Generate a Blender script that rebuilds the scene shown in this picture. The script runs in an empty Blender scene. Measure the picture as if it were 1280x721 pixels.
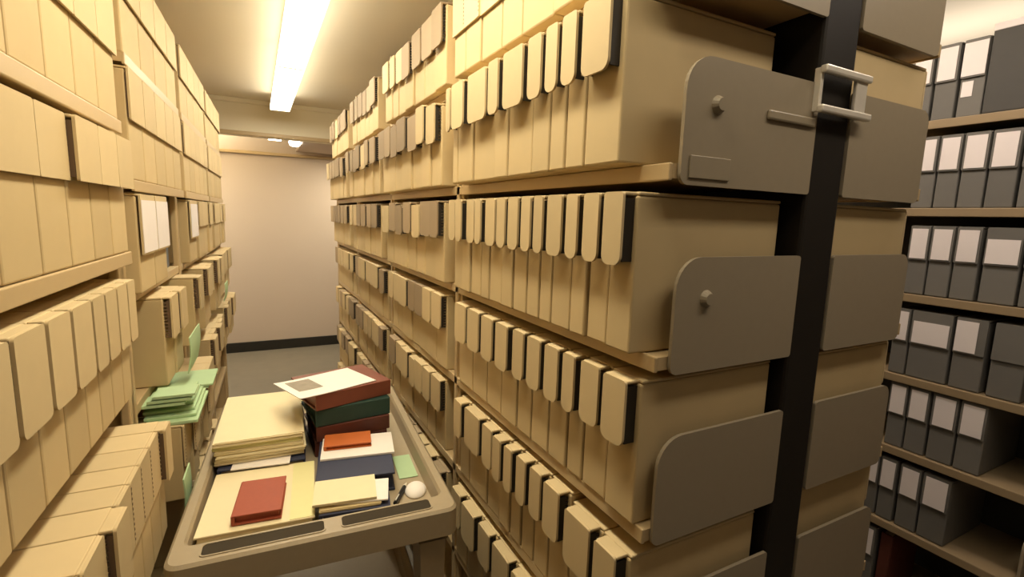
import bpy, bmesh, math, random
from mathutils import Matrix, Vector

# ------------------------------------------------------------------ scene, camera, light
S = bpy.context.scene
COL = S.collection
U = 0.55                      # metres per layout unit
FLOOR = -2.85                 # floor in layout units, eye at 0
def W(x, y, z):               # layout units -> metres, floor at z = 0
    return Vector((x*U, y*U, (z-FLOOR)*U))

cam = bpy.data.cameras.new('camera')
cam.sensor_fit = 'HORIZONTAL'; cam.sensor_width = 36.0
cam.lens = 612/1280*36
cam.clip_start = 0.02; cam.clip_end = 60
co = bpy.data.objects.new('camera', cam); COL.objects.link(co)
R = ((0.88688841, -0.4609746, 0.03051819), (-0.03925371, -0.14101242, -0.98922932), (0.46031304, 0.87613807, -0.14315724))
m = Matrix.Identity(4)
for i in range(3):
    m[i][0] = R[0][i]; m[i][1] = -R[1][i]; m[i][2] = -R[2][i]
m.translation = W(0, 0, 0)
co.matrix_world = m
S.camera = co

S.view_settings.view_transform = 'Standard'
S.view_settings.look = 'None'
S.view_settings.exposure = 0.0
S.view_settings.gamma = 1.0
S.view_settings.use_curve_mapping = False
try:
    S.cycles.max_bounces = 8; S.cycles.diffuse_bounces = 5; S.cycles.use_denoising = True
    S.cycles.caustics_reflective = False; S.cycles.caustics_refractive = False
except Exception: pass

LAMP = (1.0, 0.89, 0.66)
TUBE_POWER = 23.0             # emission of the visible diffusers
wd = bpy.data.worlds.new('world'); S.world = wd; wd.use_nodes = True
wd.node_tree.nodes['Background'].inputs[0].default_value = (1.0, 0.85, 0.6, 1)
wd.node_tree.nodes['Background'].inputs[1].default_value = 0.02

def area(name, p, sx, sy, power, color=LAMP):
    l = bpy.data.lights.new(name, 'AREA'); l.shape = 'RECTANGLE'; l.size = sx*U; l.size_y = sy*U
    l.energy = power; l.color = color
    o = bpy.data.objects.new(name, l); COL.objects.link(o); o.location = W(*p)
    return o
# the same strip fixture carries on above and behind the viewer; one strip over the next aisle; the other unseen lamps are added fill
def uplight(p, sx, sy, power, color=LAMP):
    area('ceiling_fill', p, sx, sy, power, color).rotation_euler.x = math.pi  # upward fill added to brighten ceiling and upper wall
area('unseen_strip', (0.42, 1.9, 1.46), 0.28, 2.2, 18); uplight((0.42, 1.9, 1.52), .2, 2.2, 4)
area('unseen_strip', (0.42, -1.6, 1.46), 0.28, 2.2, 2.5)
area('unseen_strip', (1.85, 0.2, 1.5), 1.8, 0.28, 6.5, (1.0, 0.86, 0.68))  # fill added above the rack end to brighten its plates
area('unseen_strip', (3.0, 1.6, 1.5), 0.28, 2.4, 8, (1.0, 0.86, 0.76)); uplight((3.0, 2.4, 1.45), .6, 3.0, 10, (1.0, 0.86, 0.74))
area('unseen_strip', (2.3, 9.9, 1.10), 1.6, 0.28, 24)  # unseen strip added to light the back wall
area('unseen_strip', (-2.0, 9.9, 1.10), 1.6, 0.28, 24); uplight((5.3, 2.4, 0.95), .5, 2.4, 5.5, (1.0, 0.88, 0.76)); uplight((-1.4, 10.2, 1.05), 1.2, .3, 24)  # second added wall strip, then added fills for side ceiling and behind beam

# ------------------------------------------------------------------ materials
def mat(name, rgb, rough=0.7, metal=0.0, noise=0.06, scale=30.0, vary=0.0, emit=None, spec=0.4, bump=0.0):
    M = bpy.data.materials.new(name); M.use_nodes = True
    nt = M.node_tree; b = nt.nodes['Principled BSDF']
    b.inputs['Roughness'].default_value = rough; b.inputs['Metallic'].default_value = metal
    b.inputs['Specular IOR Level'].default_value = spec
    tc = nt.nodes.new('ShaderNodeTexCoord')
    nz = nt.nodes.new('ShaderNodeTexNoise'); nz.inputs['Scale'].default_value = scale; nz.inputs['Detail'].default_value = 4
    nt.links.new(tc.outputs['Object'], nz.inputs['Vector'])
    hsv = nt.nodes.new('ShaderNodeHueSaturation'); hsv.inputs['Color'].default_value = (*rgb, 1)
    mr = nt.nodes.new('ShaderNodeMapRange')
    mr.inputs['To Min'].default_value = 1-noise; mr.inputs['To Max'].default_value = 1+noise
    nt.links.new(nz.outputs['Fac'], mr.inputs['Value'])
    if vary:
        oi = nt.nodes.new('ShaderNodeObjectInfo')
        m2 = nt.nodes.new('ShaderNodeMapRange'); m2.inputs['To Min'].default_value = 1-vary; m2.inputs['To Max'].default_value = 1+vary
        nt.links.new(oi.outputs['Random'], m2.inputs['Value'])
        mu = nt.nodes.new('ShaderNodeMath'); mu.operation = 'MULTIPLY'
        nt.links.new(mr.outputs[0], mu.inputs[0]); nt.links.new(m2.outputs[0], mu.inputs[1])
        nt.links.new(mu.outputs[0], hsv.inputs['Value'])
    else:
        nt.links.new(mr.outputs[0], hsv.inputs['Value'])
    nt.links.new(hsv.outputs[0], b.inputs['Base Color'])
    if bump:
        bp = nt.nodes.new('ShaderNodeBump'); bp.inputs['Strength'].default_value = bump; bp.inputs['Distance'].default_value = 0.002
        nt.links.new(nz.outputs['Fac'], bp.inputs['Height']); nt.links.new(bp.outputs[0], b.inputs['Normal'])
    if emit:
        b.inputs['Emission Color'].default_value = (*emit[0], 1); b.inputs['Emission Strength'].default_value = emit[1]
    return M

M = {
 'box':    mat('tan box board', (0.54, 0.413, 0.22), 0.75, noise=0.05, scale=18, vary=0.06),
 'lid':    mat('tan lid board', (0.57, 0.445, 0.25), 0.75, noise=0.05, scale=18, vary=0.06),
 'lidb':   mat('brown lid board', (0.33, 0.245, 0.15), 0.75, noise=0.05, scale=18, vary=0.18),
 'edgeb':  mat('brown lid edging', (0.13, 0.08, 0.045), 0.6),
 'edge':   mat('dark lid edging', (0.035, 0.028, 0.020), 0.5, metal=0.3),
 'shelf':  mat('tan enamelled steel', (0.50, 0.37, 0.20), 0.45, noise=0.03, spec=0.5),
 'plate':  mat('grey brown enamelled steel', (0.30, 0.25, 0.175), 0.38, noise=0.04, scale=60, spec=0.5),
 'dark':   mat('black enamelled steel', (0.014, 0.011, 0.008), 0.6, spec=0.25),
 'gshelf': mat('tan grey enamelled steel', (0.30, 0.225, 0.13), 0.5, noise=0.03),
 'chrome': mat('bright metal', (0.85, 0.80, 0.70), 0.4, metal=0.5),
 'wall':   mat('pinkish cream paint', (0.54, 0.45, 0.375), 0.9, noise=0.02, scale=3),
 'ceil':   mat('cream ceiling paint', (0.86, 0.79, 0.64), 0.9, noise=0.02, scale=3),
 'beam':   mat('pale cream paint', (0.80, 0.74, 0.58), 0.85, noise=0.02, scale=3),
 'floor':  mat('grey vinyl floor', (0.165, 0.145, 0.115), 0.5, noise=0.12, scale=8),
 'basebd': mat('black rubber baseboard', (0.018, 0.016, 0.013), 0.5),
 'grey':   mat('grey box board', (0.155, 0.15, 0.135), 0.7, noise=0.06, scale=18, vary=0.08),
 'greyd':  mat('dark grey board', (0.07, 0.068, 0.062), 0.7, noise=0.06),
 'label':  mat('white label paper', (0.80, 0.75, 0.74), 0.7, noise=0.02),
 'paper':  mat('white paper', (0.82, 0.77, 0.72), 0.7, noise=0.02),
 'cream':  mat('cream paper', (0.78, 0.68, 0.44), 0.75, noise=0.03),
 'yellow': mat('pale yellow paper', (0.74, 0.70, 0.36), 0.75, noise=0.03),
 'manila': mat('manila card', (0.70, 0.56, 0.30), 0.7, noise=0.03),
 'green':  mat('pale green paper', (0.42, 0.58, 0.34), 0.75, noise=0.03),
 'red':    mat('brick red cloth', (0.33, 0.07, 0.032), 0.6, noise=0.08, scale=80),
 'orange': mat('orange cover', (0.50, 0.13, 0.03), 0.55, noise=0.05),
 'navy':   mat('navy cloth', (0.035, 0.04, 0.075), 0.6, noise=0.08, scale=80),
 'maroon': mat('dark maroon leather', (0.10, 0.028, 0.018), 0.5, noise=0.1),
 'brown':  mat('red brown leather', (0.19, 0.055, 0.03), 0.5, noise=0.1),
 'dgreen': mat('dark green cloth', (0.02, 0.05, 0.038), 0.6, noise=0.1),
 'picture':mat('grey printed picture', (0.30, 0.26, 0.20), 0.7, noise=0.25, scale=40),
 'cart':   mat('beige moulded plastic', (0.36, 0.29, 0.19), 0.45, noise=0.05, scale=60, bump=0.1),
 'trough': mat('shaded trough plastic', (0.045, 0.034, 0.02), 0.8, spec=0.2),  # dark colour stands in for shade inside the troughs
 'black':  mat('black plastic', (0.01, 0.01, 0.01), 0.4),
 'pages':  mat('page edges', (0.62, 0.53, 0.38), 0.85, noise=0.1, scale=200),
 'lens':   mat('lit diffuser', (0.9, 0.9, 0.85), 0.5, emit=((1.0, 0.93, 0.76), TUBE_POWER)),
 'spot':   mat('lit bulb', (0.9, 0.9, 0.85), 0.5, emit=((1.0, 0.93, 0.76), 12.0)),
 'glow':   mat('lit translucent side', (0.9, 0.88, 0.8), 0.5, emit=((1.0, 0.9, 0.7), 4.3)),
 'white':  mat('white enamel', (0.75, 0.7, 0.6), 0.4),
 'bluegrey': mat('blue grey cover', (0.13, 0.14, 0.16), 0.6),
}

# ------------------------------------------------------------------ mesh helpers (all lengths in layout units)
class MB:
    def __init__(s): s.bm = bmesh.new()
    def box(s, x0, x1, y0, y1, z0, z1, bev=0.0, seg=2, mtx=None):
        t = bmesh.new()
        bmesh.ops.create_cube(t, size=1.0)
        for v in t.verts:
            v.co = Vector((x0+(v.co.x+.5)*(x1-x0), y0+(v.co.y+.5)*(y1-y0), z0+(v.co.z+.5)*(z1-z0)))
        if bev: bmesh.ops.bevel(t, geom=t.edges[:], offset=min(bev, .45*min(x1-x0, y1-y0, z1-z0)), segments=seg, affect='EDGES', profile=0.5)
        s._add(t, mtx); return s
    def prism(s, pts, axis, a, b, mtx=None):
        """outline pts (p,q) extruded along axis from a to b: 'x' -> (p,q)=(y,z), 'y' -> (x,z), 'z' -> (x,y)"""
        t = bmesh.new()
        def P(p, q, w): return {'x': (w, p, q), 'y': (p, w, q), 'z': (p, q, w)}[axis]
        lo = [t.verts.new(P(p, q, a)) for p, q in pts]; hi = [t.verts.new(P(p, q, b)) for p, q in pts]
        n = len(pts)
        t.faces.new(lo[::-1]); t.faces.new(hi)
        for i in range(n): t.faces.new((lo[i], lo[(i+1) % n], hi[(i+1) % n], hi[i]))
        bmesh.ops.recalc_face_normals(t, faces=t.faces[:])
        s._add(t, mtx); return s
    def loft(s, rings, closed=True, caps=True):
        t = bmesh.new(); R_ = [[t.verts.new(p) for p in r] for r in rings]; n = len(rings[0])
        for a, b in zip(R_, R_[1:]):
            for i in range(n if closed else n-1):
                t.faces.new((a[i], a[(i+1) % n], b[(i+1) % n], b[i]))
        if caps: t.faces.new(R_[0][::-1]); t.faces.new(R_[-1])
        bmesh.ops.recalc_face_normals(t, faces=t.faces[:])
        s._add(t, None); return s
    def cyl(s, p0, p1, r, r2=None, n=14):
        p0, p1 = Vector(p0), Vector(p1); d = (p1-p0); r2 = r if r2 is None else r2
        q = d.to_track_quat('Z', 'Y').to_matrix()
        ring = lambda c, rr: [c + q @ Vector((rr*math.cos(2*math.pi*i/n), rr*math.sin(2*math.pi*i/n), 0)) for i in range(n)]
        return s.loft([ring(p0, r), ring(p1, r2)])
    def _add(s, t, mtx):
        if mtx is not None: t.transform(mtx)
        me = bpy.data.meshes.new('tmp'); t.to_mesh(me); t.free(); s.bm.from_mesh(me); bpy.data.meshes.remove(me)
    def mesh(s, name, material):
        s.bm.transform(Matrix.Scale(U, 4)); me = bpy.data.meshes.new(name); s.bm.to_mesh(me); s.bm.free()
        me.materials.append(material)
        return me
    def build(s, name, material, parent=None, loc=None, rz=0, smooth=False):
        o = bpy.data.objects.new(name, s.mesh(name, material)); COL.objects.link(o)
        if smooth:
            for p in o.data.polygons: p.use_smooth = True
        if parent: o.parent = parent
        elif loc is not None: o.location = W(*loc); o.rotation_euler.z = rz
        else: o.location = W(0, 0, 0)
        return o

def link(name, me, parent):
    o = bpy.data.objects.new(name, me); COL.objects.link(o); o.parent = parent; return o
def thing(name, label, cat, loc, rz=0, group=None):
    o = bpy.data.objects.new(name, None); COL.objects.link(o); o.empty_display_size = 0.05
    o.location = W(*loc); o.rotation_euler.z = rz
    return tag(o, label, cat, group)
def tag(o, label, cat, group=None):
    o['label'] = label; o['category'] = cat
    if group: o['group'] = group
    return o
def struct(name, mb, material):
    o = mb.build(name, material); o['kind'] = 'structure'; return o
ORD = ['first','second','third','fourth','fifth','sixth','seventh','eighth','ninth','tenth','eleventh','twelfth','thirteenth','fourteenth']

def rounded(x0, x1, y0, y1, rads, n=6):
    """outline with corner radii (x0y0, x1y0, x1y1, x0y1)"""
    out = []
    for (cx, cy, a0), r in zip(((x0, y0, 180), (x1, y0, 270), (x1, y1, 0), (x0, y1, 90)), rads):
        sx = 1 if cx == x0 else -1; sy = 1 if cy == y0 else -1
        if r <= 0: out.append((cx, cy)); continue
        for i in range(n+1):
            a = math.radians(a0 + 90*i/n); out.append((cx+sx*r+r*math.cos(a), cy+sy*r+r*math.sin(a)))
    return out

# ------------------------------------------------------------------ the room
CE = 1.70
XL, XR, YB, YF = -3.4, 6.6, -4.5, 11.0
struct('floor', MB().box(XL, XR, YB, YF, FLOOR-.1, FLOOR), M['floor'])
struct('ceiling', MB().box(XL, XR, YB, YF+.2, CE, CE+.1), M['ceil'])
struct('wall_back', MB().box(XL, XR, YF, YF+.2, FLOOR, CE), M['wall'])
struct('wall_front', MB().box(XL, XR, YB-.2, YB, FLOOR, CE), M['wall'])
struct('wall_left', MB().box(XL-.2, XL, YB, YF, FLOOR, CE), M['wall'])
struct('wall_right', MB().box(XR, XR+.2, YB, YF, FLOOR, CE), M['wall'])
struct('baseboard_back', MB().box(XL, XR, YF-.03, YF, FLOOR, FLOOR+.2, .008), M['basebd'])
# lowered soffit in front of the back wall, with a small cornice under the ceiling and a dark wall-top trim
struct('soffit_beam', MB().box(XL, XR, 9.0, 9.35, 1.17, CE, .01), M['beam'])
struct('trim_1', MB().box(XL, XR, 8.95, 9.0, CE-.07, CE, .012), M['beam'])
struct('trim_2', MB().box(XL, XR, 8.96, 9.0, 1.15, 1.21, .01), M['shelf'])
struct('trim_3', MB().box(XL, XR, YF-.05, YF, 1.06, 1.12, .01), M['shelf'])
struct('soffit_panel', MB().box(0.78, XR, 9.36, YF-.06, 1.17, 1.25, .01), M['wall'])

# ------------------------------------------------------------------ strip lights over the aisle
def strip_light(y0, y1, label):
    x0, x1 = 0.265, 0.525; xc = (x0+x1)/2
    t = thing('ceiling_light', label, 'ceiling light', (xc, (y0+y1)/2, CE), 0, 'strip lights over the aisle')
    h = (y1-y0)/2-.01
    MB().box(-.10, .10, -h, h, -.05, -.001, .008).build('housing', M['white'], t)
    w = (x1-x0)/2
    for q in (-1, 1):
        MB().prism([(q*.10, -.05), (q*w, -.17), (q*w, -.235), (q*(w-.012), -.235), (q*(w-.012), -.165), (q*.09, -.045)], 'y', -h, h).build('reflector', M['glow'], t)
    MB().box(-w+.013, w-.013, -h+.015, h-.015, -.228, -.215, .004).build('diffuser', M['lens'], t)
    for q in (-1, 1):
        MB().prism([(-.10, -.05), (-w, -.17), (-w, -.235), (w, -.235), (w, -.17), (.10, -.05)], 'y', q*(h-.006)-.006, q*(h-.006)+.006).build('end_cap', M['white'], t)
strip_light(5.86, 8.35, 'farther lit strip light on the ceiling, ending just before the beam')
strip_light(3.36, 5.85, 'lit strip light on the ceiling, running out of the frame top')
# two small fittings up under the far ceiling behind the beam
t = thing('recessed_light', 'round lit bulb fitting high up behind the beam, brighter of the two', 'ceiling light', (0.67, 9.6, CE), 0)
MB().cyl((0, 0, -.001), (0, 0, -.46), .02).build('stem', M['white'], t)
MB().loft([[(r*math.cos(a*math.pi/8), r*math.sin(a*math.pi/8), z) for a in range(16)] for r, z in ((.03, -.46), (.08, -.48), (.10, -.52), (.08, -.57), (.03, -.59))]).build('bulb', M['spot'], t, smooth=True)
t = thing('surface_light', 'thin pale strip fitting high up behind the beam', 'ceiling light', (0.36, 9.6, CE), 0)
MB().cyl((0, 0, -.001), (0, 0, -.46), .02).build('stem', M['white'], t)
MB().box(-.10, .10, -.05, .05, -.51, -.46, .012).build('diffuser', M['lens'], t)

# ------------------------------------------------------------------ document boxes
CACHE = {}
def cached(key, fn):
    if key not in CACHE: CACHE[key] = fn()
    return CACHE[key]
DEPTH = 0.56
DEEP = 0.655
def body_mesh(w, h, dp):
    return cached(('body', w, h, dp), lambda: MB().box(0, dp, -w/2+.003, w/2-.003, 0, h-.012, .007).mesh('case_body', M['box']))
def lid_mesh(w, h, fw, st, fh, rad, dp, lm='lid'):
    def f():
        b = MB()
        b.box(.004, dp, -w/2+.002, w/2-.002, h-.011, h, .004)                       # top board
        b.box(-st, .006, -fw/2, fw/2, h-.012, h-.001, .004)                            # strip of the top that reaches out to the flap
        b.prism(rounded(-fw/2, fw/2, h-fh, h-.001, (rad, rad, .012, .012), 5), 'x', -st-.009, -st)   # front flap
        return b.mesh('lid', M[lm])
    return cached(('lid', w, h, fw, st, fh, rad, dp, lm), f)
def edge_mesh(h, fw, st, fh, side, deep, em='edge'):
    """dark serrated edging down one side of the flap"""
    def f():
        z1, z0 = h-.02, h-fh+.012
        n = 11; pts = [(-st+.001, z1), (-st+.001, z0)]
        for i in range(n):
            za = z0+(z1-z0)*i/n; zb = z0+(z1-z0)*(i+.55)/n
            pts += [(deep, za), (deep, zb), (deep-.014, zb), (deep-.014, z0+(z1-z0)*(i+1)/n)]
        y = side*(fw/2-.004)
        return MB().prism(pts, 'y', y-.003, y+.003).mesh('metal_edge', M[em])
    return cached(('edge', h, fw, st, fh, side, deep, em), f)

def doc_box(loc, rz, w, h, label, group, st=.03, fr=.8, fh=.22, rad=.03, sides=(-1,), deep=None, name='document_box', dp=DEEP, lm='lid', em='edge'):
    w = round(w, 2) if w > .1 else round(w, 3)
    t = thing(name, label, 'box', loc, rz, group)
    link('case_body', body_mesh(w, h, dp), t)
    fw = round(w*fr, 3)
    l = link('lid', lid_mesh(w, h, fw, st, fh, rad, dp, lm), t)
    for s in sides:
        link('metal_edge', edge_mesh(h, fw, st, fh, s, round((-.003 if deep is None else deep), 3), em), l)
    return t

rnd = random.Random(7)
# ---- rack with the end plates (aisle face at x = 1, near end y = 1.09)
Y0 = 1.09
ZR = {'A': .745, 'B': .172, 'C': -.405, 'D': -.975, 'E': -1.545, 'F': -2.11, 'G': -2.68}
ROWNAME = {'A': 'top', 'B': 'second', 'C': 'third', 'D': 'fourth', 'E': 'fifth', 'F': 'sixth', 'G': 'bottom'}
BAYS = [(1.07, 2.68), (2.78, 4.28), (4.38, 5.88), (5.98, 7.48)]
rack = thing('shelving_rack', 'long tan steel two-sided shelving rack with grey plates on its end', 'shelving', (1.0, Y0, FLOOR))
def RK(mb): # coordinates given in room layout units
    mb.bm.transform(Matrix.Translation((-1.0, -Y0, -FLOOR))); return mb
TOPZ = 1.30
for y in (2.68, 4.28, 5.88, 7.48):
    RK(MB().box(1.075, 1.11, y, y+.10, FLOOR, TOPZ, .008)).build('upright_post', M['shelf'], rack)
    RK(MB().box(1.06, 2.42, y+.03, y+.07, FLOOR, TOPZ)).build('frame_panel', M['shelf'], rack)
    RK(MB().box(2.43, 2.475, y, y+.10, FLOOR, TOPZ, .008)).build('upright_post', M['shelf'], rack)
for r, z in ZR.items():
    fx = 1.06
    for i, (a, b) in enumerate(BAYS):
        mb = MB().box(fx+.012, 1.655, a-.10 if i else a+.0, b-.001, z-.045, z-.003)
        mb.box(fx, fx+.014, a-.10 if i else a+.0, b-.001, z-.052, z-.001, .004)
        RK(mb).build('shelf', M['shelf'], rack)
    a, b = BAYS[0]
    mb = MB().box(1.92, 2.478, a, b, z-.045, z-.003); mb.box(2.478, 2.49, a, b, z-.052, z-.001, .004)
    RK(mb).build('shelf', M['shelf'], rack)
# plates on the rack end
def plate(x0, x1, z0, z1, detail, mirror=False, slot=False):
    rads = (.03, .012, .012, .10) if not mirror else (.012, .03, .05, .012)
    p = RK(MB().prism(rounded(x0, x1, z0, z1, rads, 8), 'y', Y0-.034, Y0-.022)).build('end_plate', M['plate'], rack)
    if detail:
        b = MB(); b.cyl((x0+.13, Y0-.034, z1-.13), (x0+.13, Y0-.052, z1-.13), .028, .018, 16)
        RK(b).build('knob', M['plate'], p)
    if slot:
        b = MB().box(x0+.03, x0+.20, Y0-.040, Y0-.034, z0+.02, z0+.085, .002)
        RK(b).build('card_slot', M['plate'], p)
        b = MB().box(x1-.26, x1-.02, Y0-.046, Y0-.033, z1-.145, z1-.115, .006); RK(b).build('ridge', M['plate'], p)
    return p
PH = .365
for r, z in ZR.items():
    if r in 'G': continue
    x0 = {'A': 1.10, 'B': 1.09, 'C': 1.11, 'D': 1.09}.get(r, 1.08)
    z0 = z-.062
    plate(x0, 1.70, z0, z0+PH, r in 'BC', slot=(r == 'B'))
    plate(1.90, 2.44, z0, z0+PH, False, mirror=True)
# black post in the middle of the end
RK(MB().box(1.695, 1.895, Y0-.03, Y0+.18, FLOOR, CE-.01, .012)).build('end_post', M['dark'], rack)
RK(MB().box(1.745, 1.85, Y0+.2, 7.5, FLOOR, TOPZ)).build('back_panel', M['dark'], rack)
# bright card holder across the post, level with the second plate
b = MB()
b.box(1.66, 1.93, Y0-.075, Y0-.05, .50, .525, .006); b.box(1.66, 1.95, Y0-.075, Y0-.05, .375, .40, .006)
b.box(1.855, 1.92, Y0-.065, Y0-.05, .39, .51, .004); b.box(1.665, 1.68, Y0-.055, Y0-.03, .38, .52, .003); b.box(1.90, 1.915, Y0-.055, Y0-.03, .38, .52, .003)
RK(b).build('card_holder', M['chrome'], rack)

# boxes of the first bay: near edges of the boxes, from the far post towards the near end
NEAR = {
 'A': (2.66, [2.50, 2.31, 2.09, 1.90, 1.65, 1.45, 1.28, 1.12]),
 'B': (2.58, [2.50, 2.30, 2.05, 1.92, 1.71, 1.58, 1.475, 1.36, 1.18]),
 'C': (2.64, [2.51, 2.395, 2.257, 2.16, 2.018, 1.901, 1.781, 1.676, 1.583, 1.453, 1.357, 1.241, 1.12]),
 'D': (2.64, [2.439, 2.246, 2.076, 1.91, 1.78, 1.633, 1.503, 1.396, 1.252, 1.10]),
 'E': (2.62, [2.473, 2.228, 2.075, 1.957, 1.848, 1.73, 1.61, 1.454, 1.253, 1.10]),
 'F': (2.66, [2.48, 2.26, 2.08, 1.86, 1.66, 1.45, 1.28, 1.10]),
}
FX = {'A': 1.0, 'B': .965, 'C': 1.0, 'D': 1.045, 'E': 1.05, 'F': 1.05, 'G': 1.05}
DP = {'D': .62, 'E': .62, 'F': .62, 'G': .62}
HH = {'A': .44, 'B': .485, 'C': .492, 'D': .485, 'E': .485, 'F': .47, 'G': .47}
def rlabel(bay, r, k):
    return 'tan document box on end-plate rack, %s bay, %s shelf, %s from the near end' % (ORD[bay], ROWNAME[r], ORD[k])
for r, (far, ys) in NEAR.items():
    edges = [far]+ys; n = len(ys)
    for i in range(n):
        a, b = edges[i+1], edges[i]; w = b-a-.004
        last = i == n-1
        st = {'A': .004, 'B': .035, 'C': .035}.get(r, .04) + rnd.uniform(-.006, .006)*(r != 'A')
        st = round(st, 3)
        gap = 0 if r == 'A' else min(.045, .27*w)
        h = HH[r]; dx = rnd.choice([0, .004, .008]) if not last else 0
        if r == 'E' and i >= n-2: h = .455
        doc_box((FX[r]+dx, (a+b)/2, ZR[r]), 0, w, h, rlabel(0, r, n-1-i), 'boxes on the end-plate rack',
                st=st, fr=1-gap/w, fh=.22 if r != 'A' else .235, rad=.03 if r != 'A' else .006,
                sides=(-1, 1) if last else (-1,), deep=.022 if last else .0, dp=DP.get(r, DEEP))
for bay in (1, 2, 3):
    y0, y1 = BAYS[bay]
    for r in 'ABCDEF' + ('G' if bay == 3 else ''):
        y = y1-.02; ws = []
        while y > y0+.16:
            w = rnd.choice([.17, .2, .2, .22, .24]) if bay < 3 else rnd.choice([.2, .22, .24, .26])
            if y-w < y0+.01: w = y-y0-.01
            ws.append((y-w, y)); y -= w
        k = len(ws)
        for i, (a, b) in enumerate(ws):
            w = b-a-.004
            doc_box((FX[r]+rnd.choice([0, .006, .012]), (a+b)/2, ZR[r]), 0, w, HH[r]-(.02 if rnd.random() < .15 else 0), rlabel(bay, r, k-1-i),
                    'boxes on the end-plate rack', st=.035 if r != 'A' else .02, fr=.86, fh=.22, rad=.03, lm='lidb' if rnd.random() < (.8 if r in 'ABC' else .4) else 'lid', dp=DP.get(r, DEEP))
# the other face of the same rack: its end boxes, seen past the black post
for r in 'ABCDEF':
    h = HH[r]
    doc_box((2.475, Y0+.11, ZR[r]), math.pi, .2, h, 'tan box end seen past the black post on the %s shelf of the end-plate rack' % ROWNAME[r],
            'boxes behind the black post', st=.012, fr=.9, sides=(1,), deep=0.0, dp=.56)

# ------------------------------------------------------------------ opposite rack (aisle face near x = -0.5, turned slightly)
TH = math.atan(.031)
def LP(y, off=0.0): return (-.505+.031*(y-2.77)+off, y)
RZ = math.pi - TH
opp = thing('shelving_rack', 'long tan steel shelving rack opposite the plated one, papers and green slips sticking out', 'shelving', (-.505, 2.77, FLOOR), -TH)
def OK_(mb):   # rack coordinates: x = distance out from the face, y along the rack (room y), z in room layout units
    mb.bm.transform(Matrix.Translation((0, -2.77, -FLOOR))); return mb
LB = [(0.85, 2.80), (2.94, 4.38), (4.50, 5.96), (6.06, 7.50)]
for a, b in ((2.80, 2.94), (4.38, 4.48), (5.96, 6.05), (7.50, 7.58)):
    OK_(MB().box(-.10, -.06, a+.005, b-.005, FLOOR, 1.27, .008)).build('upright_post', M['shelf'], opp)
    if a != 4.38: OK_(MB().box(-.70, -.06, (a+b)/2-.02, (a+b)/2+.02, FLOOR, 1.27)).build('frame_panel', M['shelf'], opp)
OK_(MB().box(-.74, -.71, .85, 7.58, FLOOR, 1.27)).build('back_panel', M['shelf'], opp)
ZL1 = {'t': .935, 'a': .37, 'b': -.205, 'c': -.845, 'd': -1.46}
ZL = {'A': .70, 'B': .125, 'C': -.43, 'D': -.99, 'E': -1.56, 'F': -2.12}
for z in list(ZL1.values())+[-2.1]:
    q = -.07 if z < -.5 else -.008
    mb = MB().box(-.70, q-.005, .85, 2.795, z-.045, z-.003); mb.box(q-.008, q+.006, .85, 2.795, z-.058, z-.001, .004)
    OK_(mb).build('shelf', M['shelf'], opp)
for a, b in LB[1:]:
    for z in list(ZL.values())+[-2.7]:
        q = -.07 if z < -.2 else -.008
        mb = MB().box(-.70, q-.005, a, b, z-.045, z-.003); mb.box(q-.008, q+.006, a, b, z-.055, z-.001, .004)
        OK_(mb).build('shelf', M['shelf'], opp)
G2 = 'boxes on the opposite rack'
def opp_box(a, b, z, h, label, off=-.01, **kw):
    kw.setdefault('em', 'edgeb')
    w = b-a-.004; x, y = LP((a+b)/2, off)
    return doc_box((x, y, z), RZ, w, h, label, G2, **kw)
def olabel(bay, rowtxt, k, kind='tan box'):
    return '%s on opposite rack, %s bay, %s, %s from far post' % (kind, ORD[bay], rowtxt, ORD[k])
# first bay, four levels in view
def row1(key, edges, h, rowtxt, **kw):
    es = sorted(edges, reverse=True)
    for i in range(len(es)-1):
        k = dict(kw)
        if 'fn' in k: k.update(k.pop('fn')(i))
        opp_box(es[i+1], es[i], ZL1[key], h, olabel(0, rowtxt, i), **k)
flat = dict(st=.006, fr=.985, rad=.006, sides=(1,), deep=.0)
row1('a', [2.78, 2.52, 2.27, 2.02, 1.78, 1.54], .50, 'highest level in view', fh=.235, **flat)
row1('b', [2.785, 2.55, 2.32, 2.09, 1.86, 1.62, 1.38, 1.14], .49, 'second level down', fh=.21,
     fn=lambda i: dict(st=.03, fr=.985, rad=.006, sides=(1,), deep=0.) if i < 3 else flat)
row1('c', [2.66, 2.53, 2.38, 2.23, 2.09, 1.90, 1.72, 1.52, 1.32, 1.12], .53, 'third level down', fh=.26,
     fn=lambda i: dict(st=.03, fr=.87, rad=.02, sides=(1,), deep=0.))
row1('d', [2.56, 2.44, 2.28, 2.13, 1.99, 1.85, 1.70, 1.52, 1.34], .515, 'lowest level in view', off=.10,
     fn=lambda i: dict(fh=.24, st=.03 if i in (0, 5) else .004, fr=.9 if i in (0, 5) else .97, rad=.01, sides=(1,), deep=0.))
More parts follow.
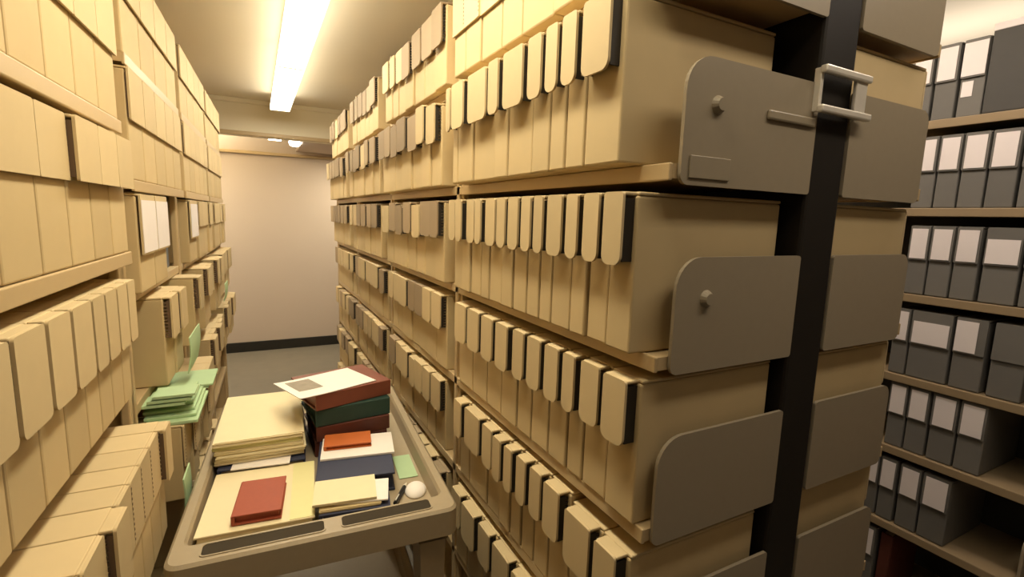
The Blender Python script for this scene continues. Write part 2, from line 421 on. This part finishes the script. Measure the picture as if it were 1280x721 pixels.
# farther bays
ROWS = {'A': 'top shelf', 'B': 'second shelf', 'C': 'third shelf', 'D': 'fourth shelf', 'E': 'fifth shelf', 'F': 'sixth shelf'}
def fill(bay, r, h, ws, start=None, off=-.01, **kw):
    y = start if start is not None else LB[bay][1]-.01
    k = 0
    for w in ws:
        if w > 0:
            if y-w < LB[bay][0]+.0: break
            o = off + (0 if r in 'AB' else rnd.uniform(-.01, .03))
            opp_box(y-w, y, ZL[r], h, olabel(bay, ROWS[r], k), off=o, **kw); k += 1
        y -= abs(w)
for bay in (1, 2, 3):
    fill(bay, 'A', .49, [.355]*4, fh=.235, **flat)
    fill(bay, 'B', .515, [.285]*5, fh=.24, **flat)
    if bay == 1: fill(bay, 'C', .46, [], **flat)
    else: fill(bay, 'C', .49, [.24]*(4 if bay == 2 else 6), fh=.22, **flat)
pop = dict(fh=.24, st=.03, fr=.86, rad=.015, sides=(1,), deep=0.)
fill(1, 'D', .50, [.21, -.42, .24, .24], start=4.32, off=.03, **pop)
fill(2, 'D', .50, [.24, .2, -.3, .24, .26], off=.03, **pop)
fill(3, 'D', .49, [.24]*6, off=.02, **pop)
fill(1, 'E', .42, [.2, .2, .2, .2, .2, .2, .2], off=.11, fh=.24, st=.004, fr=.985, rad=.01, sides=(1,), deep=0.)
fill(2, 'E', .46, [.24, .24, .24, .24, .24], off=.04, **pop)
fill(3, 'E', .46, [.24]*6, off=.03, **pop)
fill(1, 'F', .47, [.22, .22, .22, .22, .22], off=.08, **pop)
# niche on the third shelf of the second bay: pale-topped boxes either side of a gap
def niche(a, b, label, h=.49):
    t = opp_box(a, b, ZL['C'], h, label, fh=.30, st=.01, fr=.97, rad=.006, sides=())
    w = b-a-.02
    MB().box(-.0225, -.0195, -w/2, w/2, h-.29, h-.03).build('label', M['label'], t)
niche(2.97, 3.30, 'tan box with a pale label beside the dark gap, next to the post')
niche(3.305, 3.64, 'tan box with a pale label right at the near edge of the dark gap')
niche(4.56, 4.95, 'tan box with a pale label on the far side of the dark gap')
x, y = LP(4.17, -.10)
t = thing('binder', 'blue grey binder standing in the dark gap of the opposite rack', 'binder', (x, y, ZL['C']), RZ)
MB().box(0, .52, -.09, .09, 0, .45, .012).build('cover', M['bluegrey'], t)
MB().box(-.003, .0, -.05, .05, .25, .40, .001).build('spine_label', M['shelf'], t)

# green slips
def slip(y, off, z, ly, lx, label, sag=.0, rz=0.0, t=.006, name='paper_slip', n=1, yaw=0):
    x, yy = LP(y, off)
    b = MB()
    for k in range(n):
        rings = []
        N = 6
        for i in range(N+1):
            u = i/N; xx = -lx+lx*u; dz = -sag*max(0, u-.3)**2 + k*t*1.6
            sh = .012*((k*37) % 5-2)
            rings.append([(xx+sh, -ly/2, dz), (xx+sh, ly/2, dz), (xx+sh, ly/2, dz+t), (xx+sh, -ly/2, dz+t)])
        b.loft(rings)
    o = b.build(name, M['green'], None, (x, yy, z), -TH+yaw)
    return tag(o, label, 'paper')
slip(3.10, .15, -1.0455, .16, .19, 'small pale green folder lying on the near end of the green stack', n=3, t=.014, name='paper_folder')
for k in range(5):
    x, yy = LP(3.06+.02*k, .185-.012*k)
    z = ZL['E']+.42+.002+k*.018
    b = MB().box(-.235, 0, -.08+.03*k, .40-.025*k, 0, .017, .003)
    tag(b.build('paper_folder', M['green'], None, (x, yy, z), -TH), 'pale green folder %s of the flat green stack on opposite rack' % ('at the bottom', 'second from bottom', 'in the middle', 'second from top', 'at the top')[k], 'folder', 'stacked green folders')
def hang(y, off, z0, z1, ly, label):
    x, yy = LP(y, off)
    b = MB(); rings = []
    for i in range(9):
        u = i/8; xx = .02*math.sin(u*2.2); zz = (z1-z0)*u
        rings.append([(xx, -ly/2, zz), (xx+.006, -ly/2, zz), (xx+.006, ly/2, zz), (xx, ly/2, zz)])
    b.loft(rings)
    tag(b.build('paper_slip', M['green'], None, (x, yy, z0), -TH), label, 'paper')
hang(3.62, .09, ZL['D']+.0, -.77, .42, 'pale green sheet standing upright in the gap of the fourth shelf')
slip(3.72, .20, -1.1365, .34, .30, 'pale green sheet lying flat beyond the stacked green folders', n=2, t=.01)
hang(6.2, .07, ZL['D']+.0, -.80, .3, 'small pale green sheet standing far along the opposite rack')
hang(2.72, .14, -1.56+.003, -1.28, .18, 'pale green sheet standing low beside the trolley rim')

# ------------------------------------------------------------------ grey boxes across the next aisle
GX = 3.9
ZG = {'1': .70, '2': .145, '3': -.425, '4': -.985, '5': -1.50, '6': -2.05, '7': -2.6}
grk = thing('shelving_rack', 'dim steel shelving rack of grey boxes past the black post', 'shelving', (GX, .9, FLOOR))
def GK(mb):
    mb.bm.transform(Matrix.Translation((-GX, -.9, -FLOOR))); return mb
for z in ZG.values():
    mb = MB().box(GX-.006, GX+.62, .93, 2.6, z-.045, z-.003); mb.box(GX-.02, GX-.004, .93, 2.6, z-.055, z-.001, .004)
    GK(mb).build('shelf', M['gshelf'], grk)
    if z < -.9:
        GK(MB().prism(rounded(GX, GX+.6, z-.06, z+.3, (.03, .01, .01, .09)), 'y', .905, .92)).build('end_plate', M['plate'], grk)
GK(MB().box(GX+.62, GX+.65, .93, 2.6, FLOOR, 1.2)).build('back_panel', M['greyd'], grk)
GK(MB().box(GX+.02, GX+.06, 2.6, 2.68, FLOOR, 1.2, .005)).build('upright_post', M['shelf'], grk)
GK(MB().box(GX+.5, GX+.6, .90, .98, FLOOR, 1.2, .005)).build('upright_post', M['dark'], grk)
GROWS = {
 '1': [(1.82, 1.70, 1), (1.69, 1.57, 1), (1.56, 1.435, 2)],
 '2': [(1.73, 1.612, 1), (1.608, 1.49, 1), (1.486, 1.36, 1), (1.355, 1.22, 1), (1.21, 1.09, 0)],
 '3': [(1.70, 1.585, 1), (1.582, 1.457, 1), (1.452, 1.325, 1), (1.31, 1.14, 3), (1.13, 1.0, 0)],
 '4': [(1.725, 1.625, 1), (1.62, 1.395, 3), (1.385, 1.225, 4), (1.20, 1.04, 0)],
 '5': [(1.685, 1.575, 1), (1.570, 1.45, 1), (1.44, 1.30, 1), (1.295, 1.16, 1)],
 '6': [(1.785, 1.678, 1), (1.674, 1.57, 1), (1.555, 1.43, 1), (1.425, 1.27, 1)],
 '7': [(1.77, 1.64, 1)],
}
GN = {'1': 'top', '2': 'second', '3': 'third', '4': 'fourth', '5': 'fifth', '6': 'sixth', '7': 'lowest'}
def grey_box(x, y0, y1, z, h, label, kind):
    w = y1-y0; t = thing('document_box', label, 'box', (x, (y0+y1)/2, z), 0, 'grey boxes on the far rack')
    MB().box(0, DEPTH, -w/2+.003, w/2-.003, 0, h-.012, .007).build('case_body', M['grey'], t)
    b = MB().box(.0, DEPTH, -w/2+.001, w/2-.001, h-.011, h, .004)
    b.prism(rounded(-w/2+.004, w/2-.004, h-.225, h-.001, (.006, .006, .006, .006), 3), 'x', -.012, -.001)
    l = b.build('lid', M['grey'], t)
    lw = {1: w*.76, 2: w*.9, 3: w*.86, 4: w*.66}.get(kind, 0)
    if lw:
        z0, z1 = (h-.215, h-.02) if kind != 3 else (h-.215, h-.07)
        o = .0 if kind != 4 else w*.12
        MB().box(-.0155, -.0125, -lw/2+o, lw/2+o, z0, z1).build('label', M['label'], l)
    if kind == 2: MB().box(-.003, -.0005, -w*.05, w*.38, .12, .21).build('small_label', M['label'], t)
for r, lst in GROWS.items():
    for i, (b, a, k) in enumerate(lst):
        d = {0: 'plain', 1: 'white-labelled', 2: 'twice-labelled', 3: 'wide-labelled', 4: 'white-labelled'}[k]
        grey_box(GX+.01, a, b, ZG[r], .455, '%s grey box, %s shelf of far rack, %s out from behind the end-plate rack' % (d, GN[r], ORD[i]), k)
# tall dark case at the end of the top row, and a red book low down
t = thing('slip_case', 'tall dark grey case with a pale top band ending the top grey row', 'box', (GX, 1.33, ZG['1']))
MB().box(0, DEPTH, -.10, .10, 0, .50, .01).build('case_body', M['greyd'], t)
MB().box(-.004, DEPTH-.01, -.098, .098, .47, .512, .004).build('label', M['label'], t)
t = thing('slip_case', 'tall dark grey case standing last on the top grey row', 'box', (GX+.02, 1.12, ZG['1']))
MB().box(0, DEPTH, -.10, .10, 0, .62, .01).build('case_body', M['grey'], t)
MB().box(-.004, 0, -.09, .09, .1, .58, .002).build('spine', M['greyd'], t)
t = thing('book', 'dark red book standing on the lowest grey shelf', 'book', (GX+.02, 1.585, ZG['7']))
MB().box(0, .02, -.035, .035, 0, .44, .008).build('spine', M['maroon'], t)
for s in (-1, 1): MB().box(.012, .4, s*.033-.004, s*.033+.004, 0, .44, .003).build('cover', M['maroon'], t)
MB().box(.02, .39, -.028, .028, .006, .43).build('pages', M['pages'], t)

# ------------------------------------------------------------------ trolley
CR = math.radians(-4.0)
CX, CY, CZ = .275, 2.88, -1.33
cart = thing('utility_cart', 'beige moulded plastic book trolley standing in the aisle between the racks', 'trolley', (CX, CY, FLOOR), CR)
def CK(mb): mb.bm.transform(Matrix.Translation((0, 0, -FLOOR))); return mb
hw, hl = .575, .89
TF = CZ-.09                          # tray floor
def ring(w, l0, l1, z, r):
    return [(x, y, z) for x, y in rounded(-w, w, l0, l1, (r, r, r, r), 6)]
def tray(zt, depth, handle):
    b = MB(); zb = zt-depth
    i0 = -hl+.07
    if handle: i0 = -hl+.125
    rings = [ring(hw-.06, -hl+.06, hl-.06, zb-.07, .05), ring(hw-.02, -hl+.02, hl-.02, zt-.135, .05), ring(hw, -hl, hl, zt-.13, .055), ring(hw, -hl, hl, zt-.012, .055),
             ring(hw-.012, -hl+.012, hl-.012, zt, .045), ring(hw-.045, i0, hl-.05, zt, .04), ring(hw-.055, i0+.01, hl-.06, zt-.015, .04), ring(hw-.065, i0+.018, hl-.07, zb, .03)]
    b.loft(rings)
    return b
TR = CK(tray(CZ, .09, True)).build('top_tray', M['cart'], cart)
# flat troughs at the handle end, recess shade painted as a dark inlay
for x0, x1 in ((-.46, .0), (.06, .46)):
    b = MB()
    o = rounded(x0, x1, -hl+.03, -hl+.115, (.02, .02, .02, .02), 4); i = rounded(x0+.006, x1-.006, -hl+.036, -hl+.109, (.015,)*4, 4)
    b.loft([[(x, y, CZ+.001) for x, y in o], [(x, y, CZ+.004) for x, y in o], [(x, y, CZ+.004) for x, y in i], [(x, y, CZ+.0015) for x, y in i]])
    CK(b).build('trough', M['cart'], TR)
    CK(MB().prism(i, 'z', CZ+.0012, CZ+.002)).build('trough_shade', M['trough'], TR)
CK(tray(-2.36, .10, False)).build('lower_tray', M['cart'], cart)
for sx in (-1, 1):
    for sy in (-1, 1):
        b = MB()
        x, y = sx*(hw-.11), sy*(hl-.14)
        f = lambda z, a, c: [(x-a, y-c, z), (x+a, y-c, z), (x+a, y+c, z), (x-a, y+c, z)]
        b.loft([f(-2.44, .055, .075), f(-2.0, .05, .07), f(-1.50, .06, .09), f(CZ-.163, .07, .11)])
        CK(b).build('leg', M['cart'], cart)
        b = MB(); b.cyl((x-.03, y, FLOOR+.115), (x+.03, y, FLOOR+.115), .112, n=24)
        w = CK(b).build('wheel', M['dark'], cart)
        b = MB().box(x-.05, x-.035, y-.04, y+.04, FLOOR+.09, FLOOR+.31); b.box(x+.035, x+.05, y-.04, y+.04, FLOOR+.09, FLOOR+.31); b.box(x-.05, x+.05, y-.05, y+.05, FLOOR+.30, FLOOR+.345)
        CK(b).build('caster_fork', M['chrome'], cart)

# ------------------------------------------------------------------ things on the trolley
def deg(a): return math.radians(a)
def book(name, label, cat, c, z, w, l, th, rot, cover, group=None, page=None, spine='w'):
    """lying book: two boards, a spine along its left edge and the page block"""
    t = thing(name, label, cat, (c[0], c[1], z), deg(rot), group)
    bt = min(.012, th*.2)
    MB().box(-w/2, w/2, -l/2, l/2, th-bt, th, .003).build('cover', cover, t)
    MB().box(-w/2, w/2, -l/2, l/2, 0, bt, .003).build('cover', cover, t)
    if spine == 'w': MB().box(-w/2-.004, -w/2+.012, -l/2, l/2, 0.001, th-.001, .004).build('spine', cover, t)
    else: MB().box(-w/2, w/2, -l/2-.004, -l/2+.012, 0.001, th-.001, .004).build('spine', cover, t)
    MB().box(-w/2+.014, w/2-.012, -l/2+.014, l/2-.012, bt, th-bt).build('pages', page or M['pages'], t)
    return t
def sheets(name, label, cat, c, z, w, l, rot, material, n=1, th=.004, jit=.0, group=None, seed=1, curl=0.0):
    """a stack of n sheets as one pile of paper that moves together"""
    rr = random.Random(seed); b = MB()
    for k in range(n):
        dx, dy, a = rr.uniform(-jit, jit), rr.uniform(-jit, jit), rr.uniform(-jit, jit)*2
        mt = Matrix.Rotation(a, 4, 'Z') @ Matrix.Translation((dx, dy, 0))
        N = 8; rings = []
        for i in range(N+1):
            u = i/N; x = -w/2+w*u; zz = k*th + curl*max(0, u-.6)**2
            rings.append([mt @ Vector((x, -l/2, zz)), mt @ Vector((x, l/2, zz)), mt @ Vector((x, l/2, zz+th*.85)), mt @ Vector((x, -l/2, zz+th*.85))])
        b.loft(rings)
    o = b.build(name, material, None, (c[0], c[1], z), deg(rot))
    return tag(o, label, cat, group)
e = .0015
Z0 = TF+e
# near left: manila folder of cream sheets, brick red book on top
f = thing('paper_folder', 'cream folder lying flat at the near corner of the trolley under a red book', 'folder', (-.02, 2.49, Z0), deg(-5.5))
MB().box(-.235, .235, -.27, .27, 0, .012, .003).build('back_cover', M['manila'], f)
MB().box(-.225, .225, -.262, .262, .013, .05, .003).build('sheets', M['cream'], f)
b = MB().box(-.235, .235, -.27, .27, .051, .060, .003); b.build('front_cover', M['cream'], f)
MB().box(.13, .232, -.265, .265, .0605, .0625).build('yellow_sheet', M['yellow'], f)

book('book', 'brick red book lying on the cream folder', 'book', (-.025, 2.40), Z0+.0632, .195, .30, .045, -7, M['red'], page=M['red'])
# far left: navy case, white paper slipped under, thick stack of cream folders
book('book', 'dark navy book under the thick cream paper pile', 'book', (.01, 3.06), Z0, .42, .56, .07, -5, M['navy'])
sheets('paper_sheet', 'white sheet sticking out from under the thick cream paper pile', 'paper', (-.0, 2.93), Z0+.071, .28, .36, -8, M['paper'], 2, .003)
b0 = Z0+.079
for k in range(5):
    sheets('paper_folder', 'cream folder, %s of the thick pile on the trolley' % ['lowest', 'second from the bottom', 'middle one', 'second from the top', 'topmost'][k], 'folder',
           (-.005+.004*((k*3) % 4), 3.17-.006*((k*2) % 3)), b0+.027*k, 0.43, .70, -3-((k*5) % 4)*.6, M['cream'] if k != 3 else M['yellow'], 6, .0043, .004, 'cream folders piled on the trolley', k)
# right: navy book with white envelope and orange booklet
book('book', 'navy book under the white envelope and orange booklet', 'book', (.44, 2.62), Z0, .38, .46, .10, -9, M['navy'], page=M['navy'])
sheets('envelope', 'white envelope lying on the navy book', 'envelope', (.47, 2.72), Z0+.102, .385, .26, -10, M['paper'], 1, .012)
book('booklet', 'small orange booklet on the white envelope', 'booklet', (.425, 2.77), Z0+.1135, .25, .155, .026, -9, M['orange'], page=M['orange'])
# near right: cream envelopes with a white tail on a dark blue book
book('book', 'dark blue book under the cream envelopes at the handle end', 'book', (.375, 2.245), Z0, .31, .19, .07, -10, M['navy'], page=M['navy'])
sheets('envelope', 'lower cream envelope on the dark blue book', 'envelope', (.355, 2.265), Z0+.071, .27, .20, -9, M['manila'], 3, .005, .004, 'cream envelopes')
sheets('envelope', 'white envelope tail showing beside the cream envelopes', 'envelope', (.41, 2.265), Z0+.088, .24, .19, -14, M['paper'], 1, .008)
sheets('envelope', 'upper cream envelope lying across the small pile at the handle end', 'envelope', (.335, 2.285), Z0+.0975, .28, .21, -9, M['cream'], 2, .007, .004, 'cream envelopes')
# far right: pile of old books with a printed sheet on top
zz = Z0
for k, (c, w, l, th, rot, mm, lab) in enumerate([
    ((.46, 3.13), .42, .46, .095, 2, 'maroon', 'dark maroon book at the bottom of the tall book pile'),
    ((.465, 3.12), .43, .45, .09, 4, 'maroon', 'dark maroon book, second from the bottom of the tall pile'),
    ((.46, 3.12), .44, .44, .105, 6, 'dgreen', 'dark green book in the upper half of the tall pile'),
    ((.44, 3.11), .47, .40, .095, 15, 'brown', 'red brown book at the top of the tall pile under a printed sheet')]):
    book('book', lab, 'book', c, zz, w, l, th, rot, M[mm], 'old books piled on the trolley', page=M[mm], spine='l'); zz += th+.001
t = thing('paper_sheet', 'white sheet with a grey picture lying on the tall book pile', 'paper', (.345, 3.05, zz+.001), deg(21))
b = MB(); rings = []
for i in range(13):
    u = i/12; x = -.24+.48*u; z = .012*math.sin(u*3.0)*0 + (.03*max(0, .35-u)**1.5)
    rings.append([(x, -.17, z), (x, .17, z), (x, .17, z+.004), (x, -.17, z+.004)])
b.loft(rings).build('sheet', M['paper'], t)
b = MB(); rings = []
for i in range(7):
    u = .10+.30*i/6; x = -.24+.48*u; z = .0045+.03*max(0, .35-u)**1.5
    rings.append([(x, -.06, z), (x, .13, z), (x, .13, z+.001), (x, -.06, z+.001)])
b.loft(rings).build('picture', M['picture'], t)
# loose bits at the near right corner
sheets('paper_slip', 'pale green slip lying in the trolley beside the navy book', 'paper', (.70, 2.58), Z0, .10, .26, -5, M['green'], 1, .004)
t = thing('pen', 'black pen lying in the near corner of the trolley', 'pen', (.605, 2.30, Z0+.012), deg(-32))
b = MB().cyl((0, -.09, 0), (0, .06, 0), .011); b.build('barrel', M['black'], t)
MB().cyl((0, .06, 0), (0, .10, 0), .011, .003).build('tip', M['chrome'], t)
MB().box(-.003, .003, -.085, -.03, .011, .016, .001).build('clip', M['chrome'], t)
rings = []
for i in range(9):
    a = math.pi/2*i/8; r = math.cos(a)
    rings.append([(.055*max(r, .05)*math.cos(q*math.pi/10), .075*max(r, .05)*math.sin(q*math.pi/10), .036*math.sin(a)) for q in range(20)])
o = MB().loft(rings).build('computer_mouse', M['paper'], None, (.685, 2.31, Z0), deg(-20), smooth=True)
tag(o, 'small white rounded object in the near corner of the trolley', 'computer mouse')
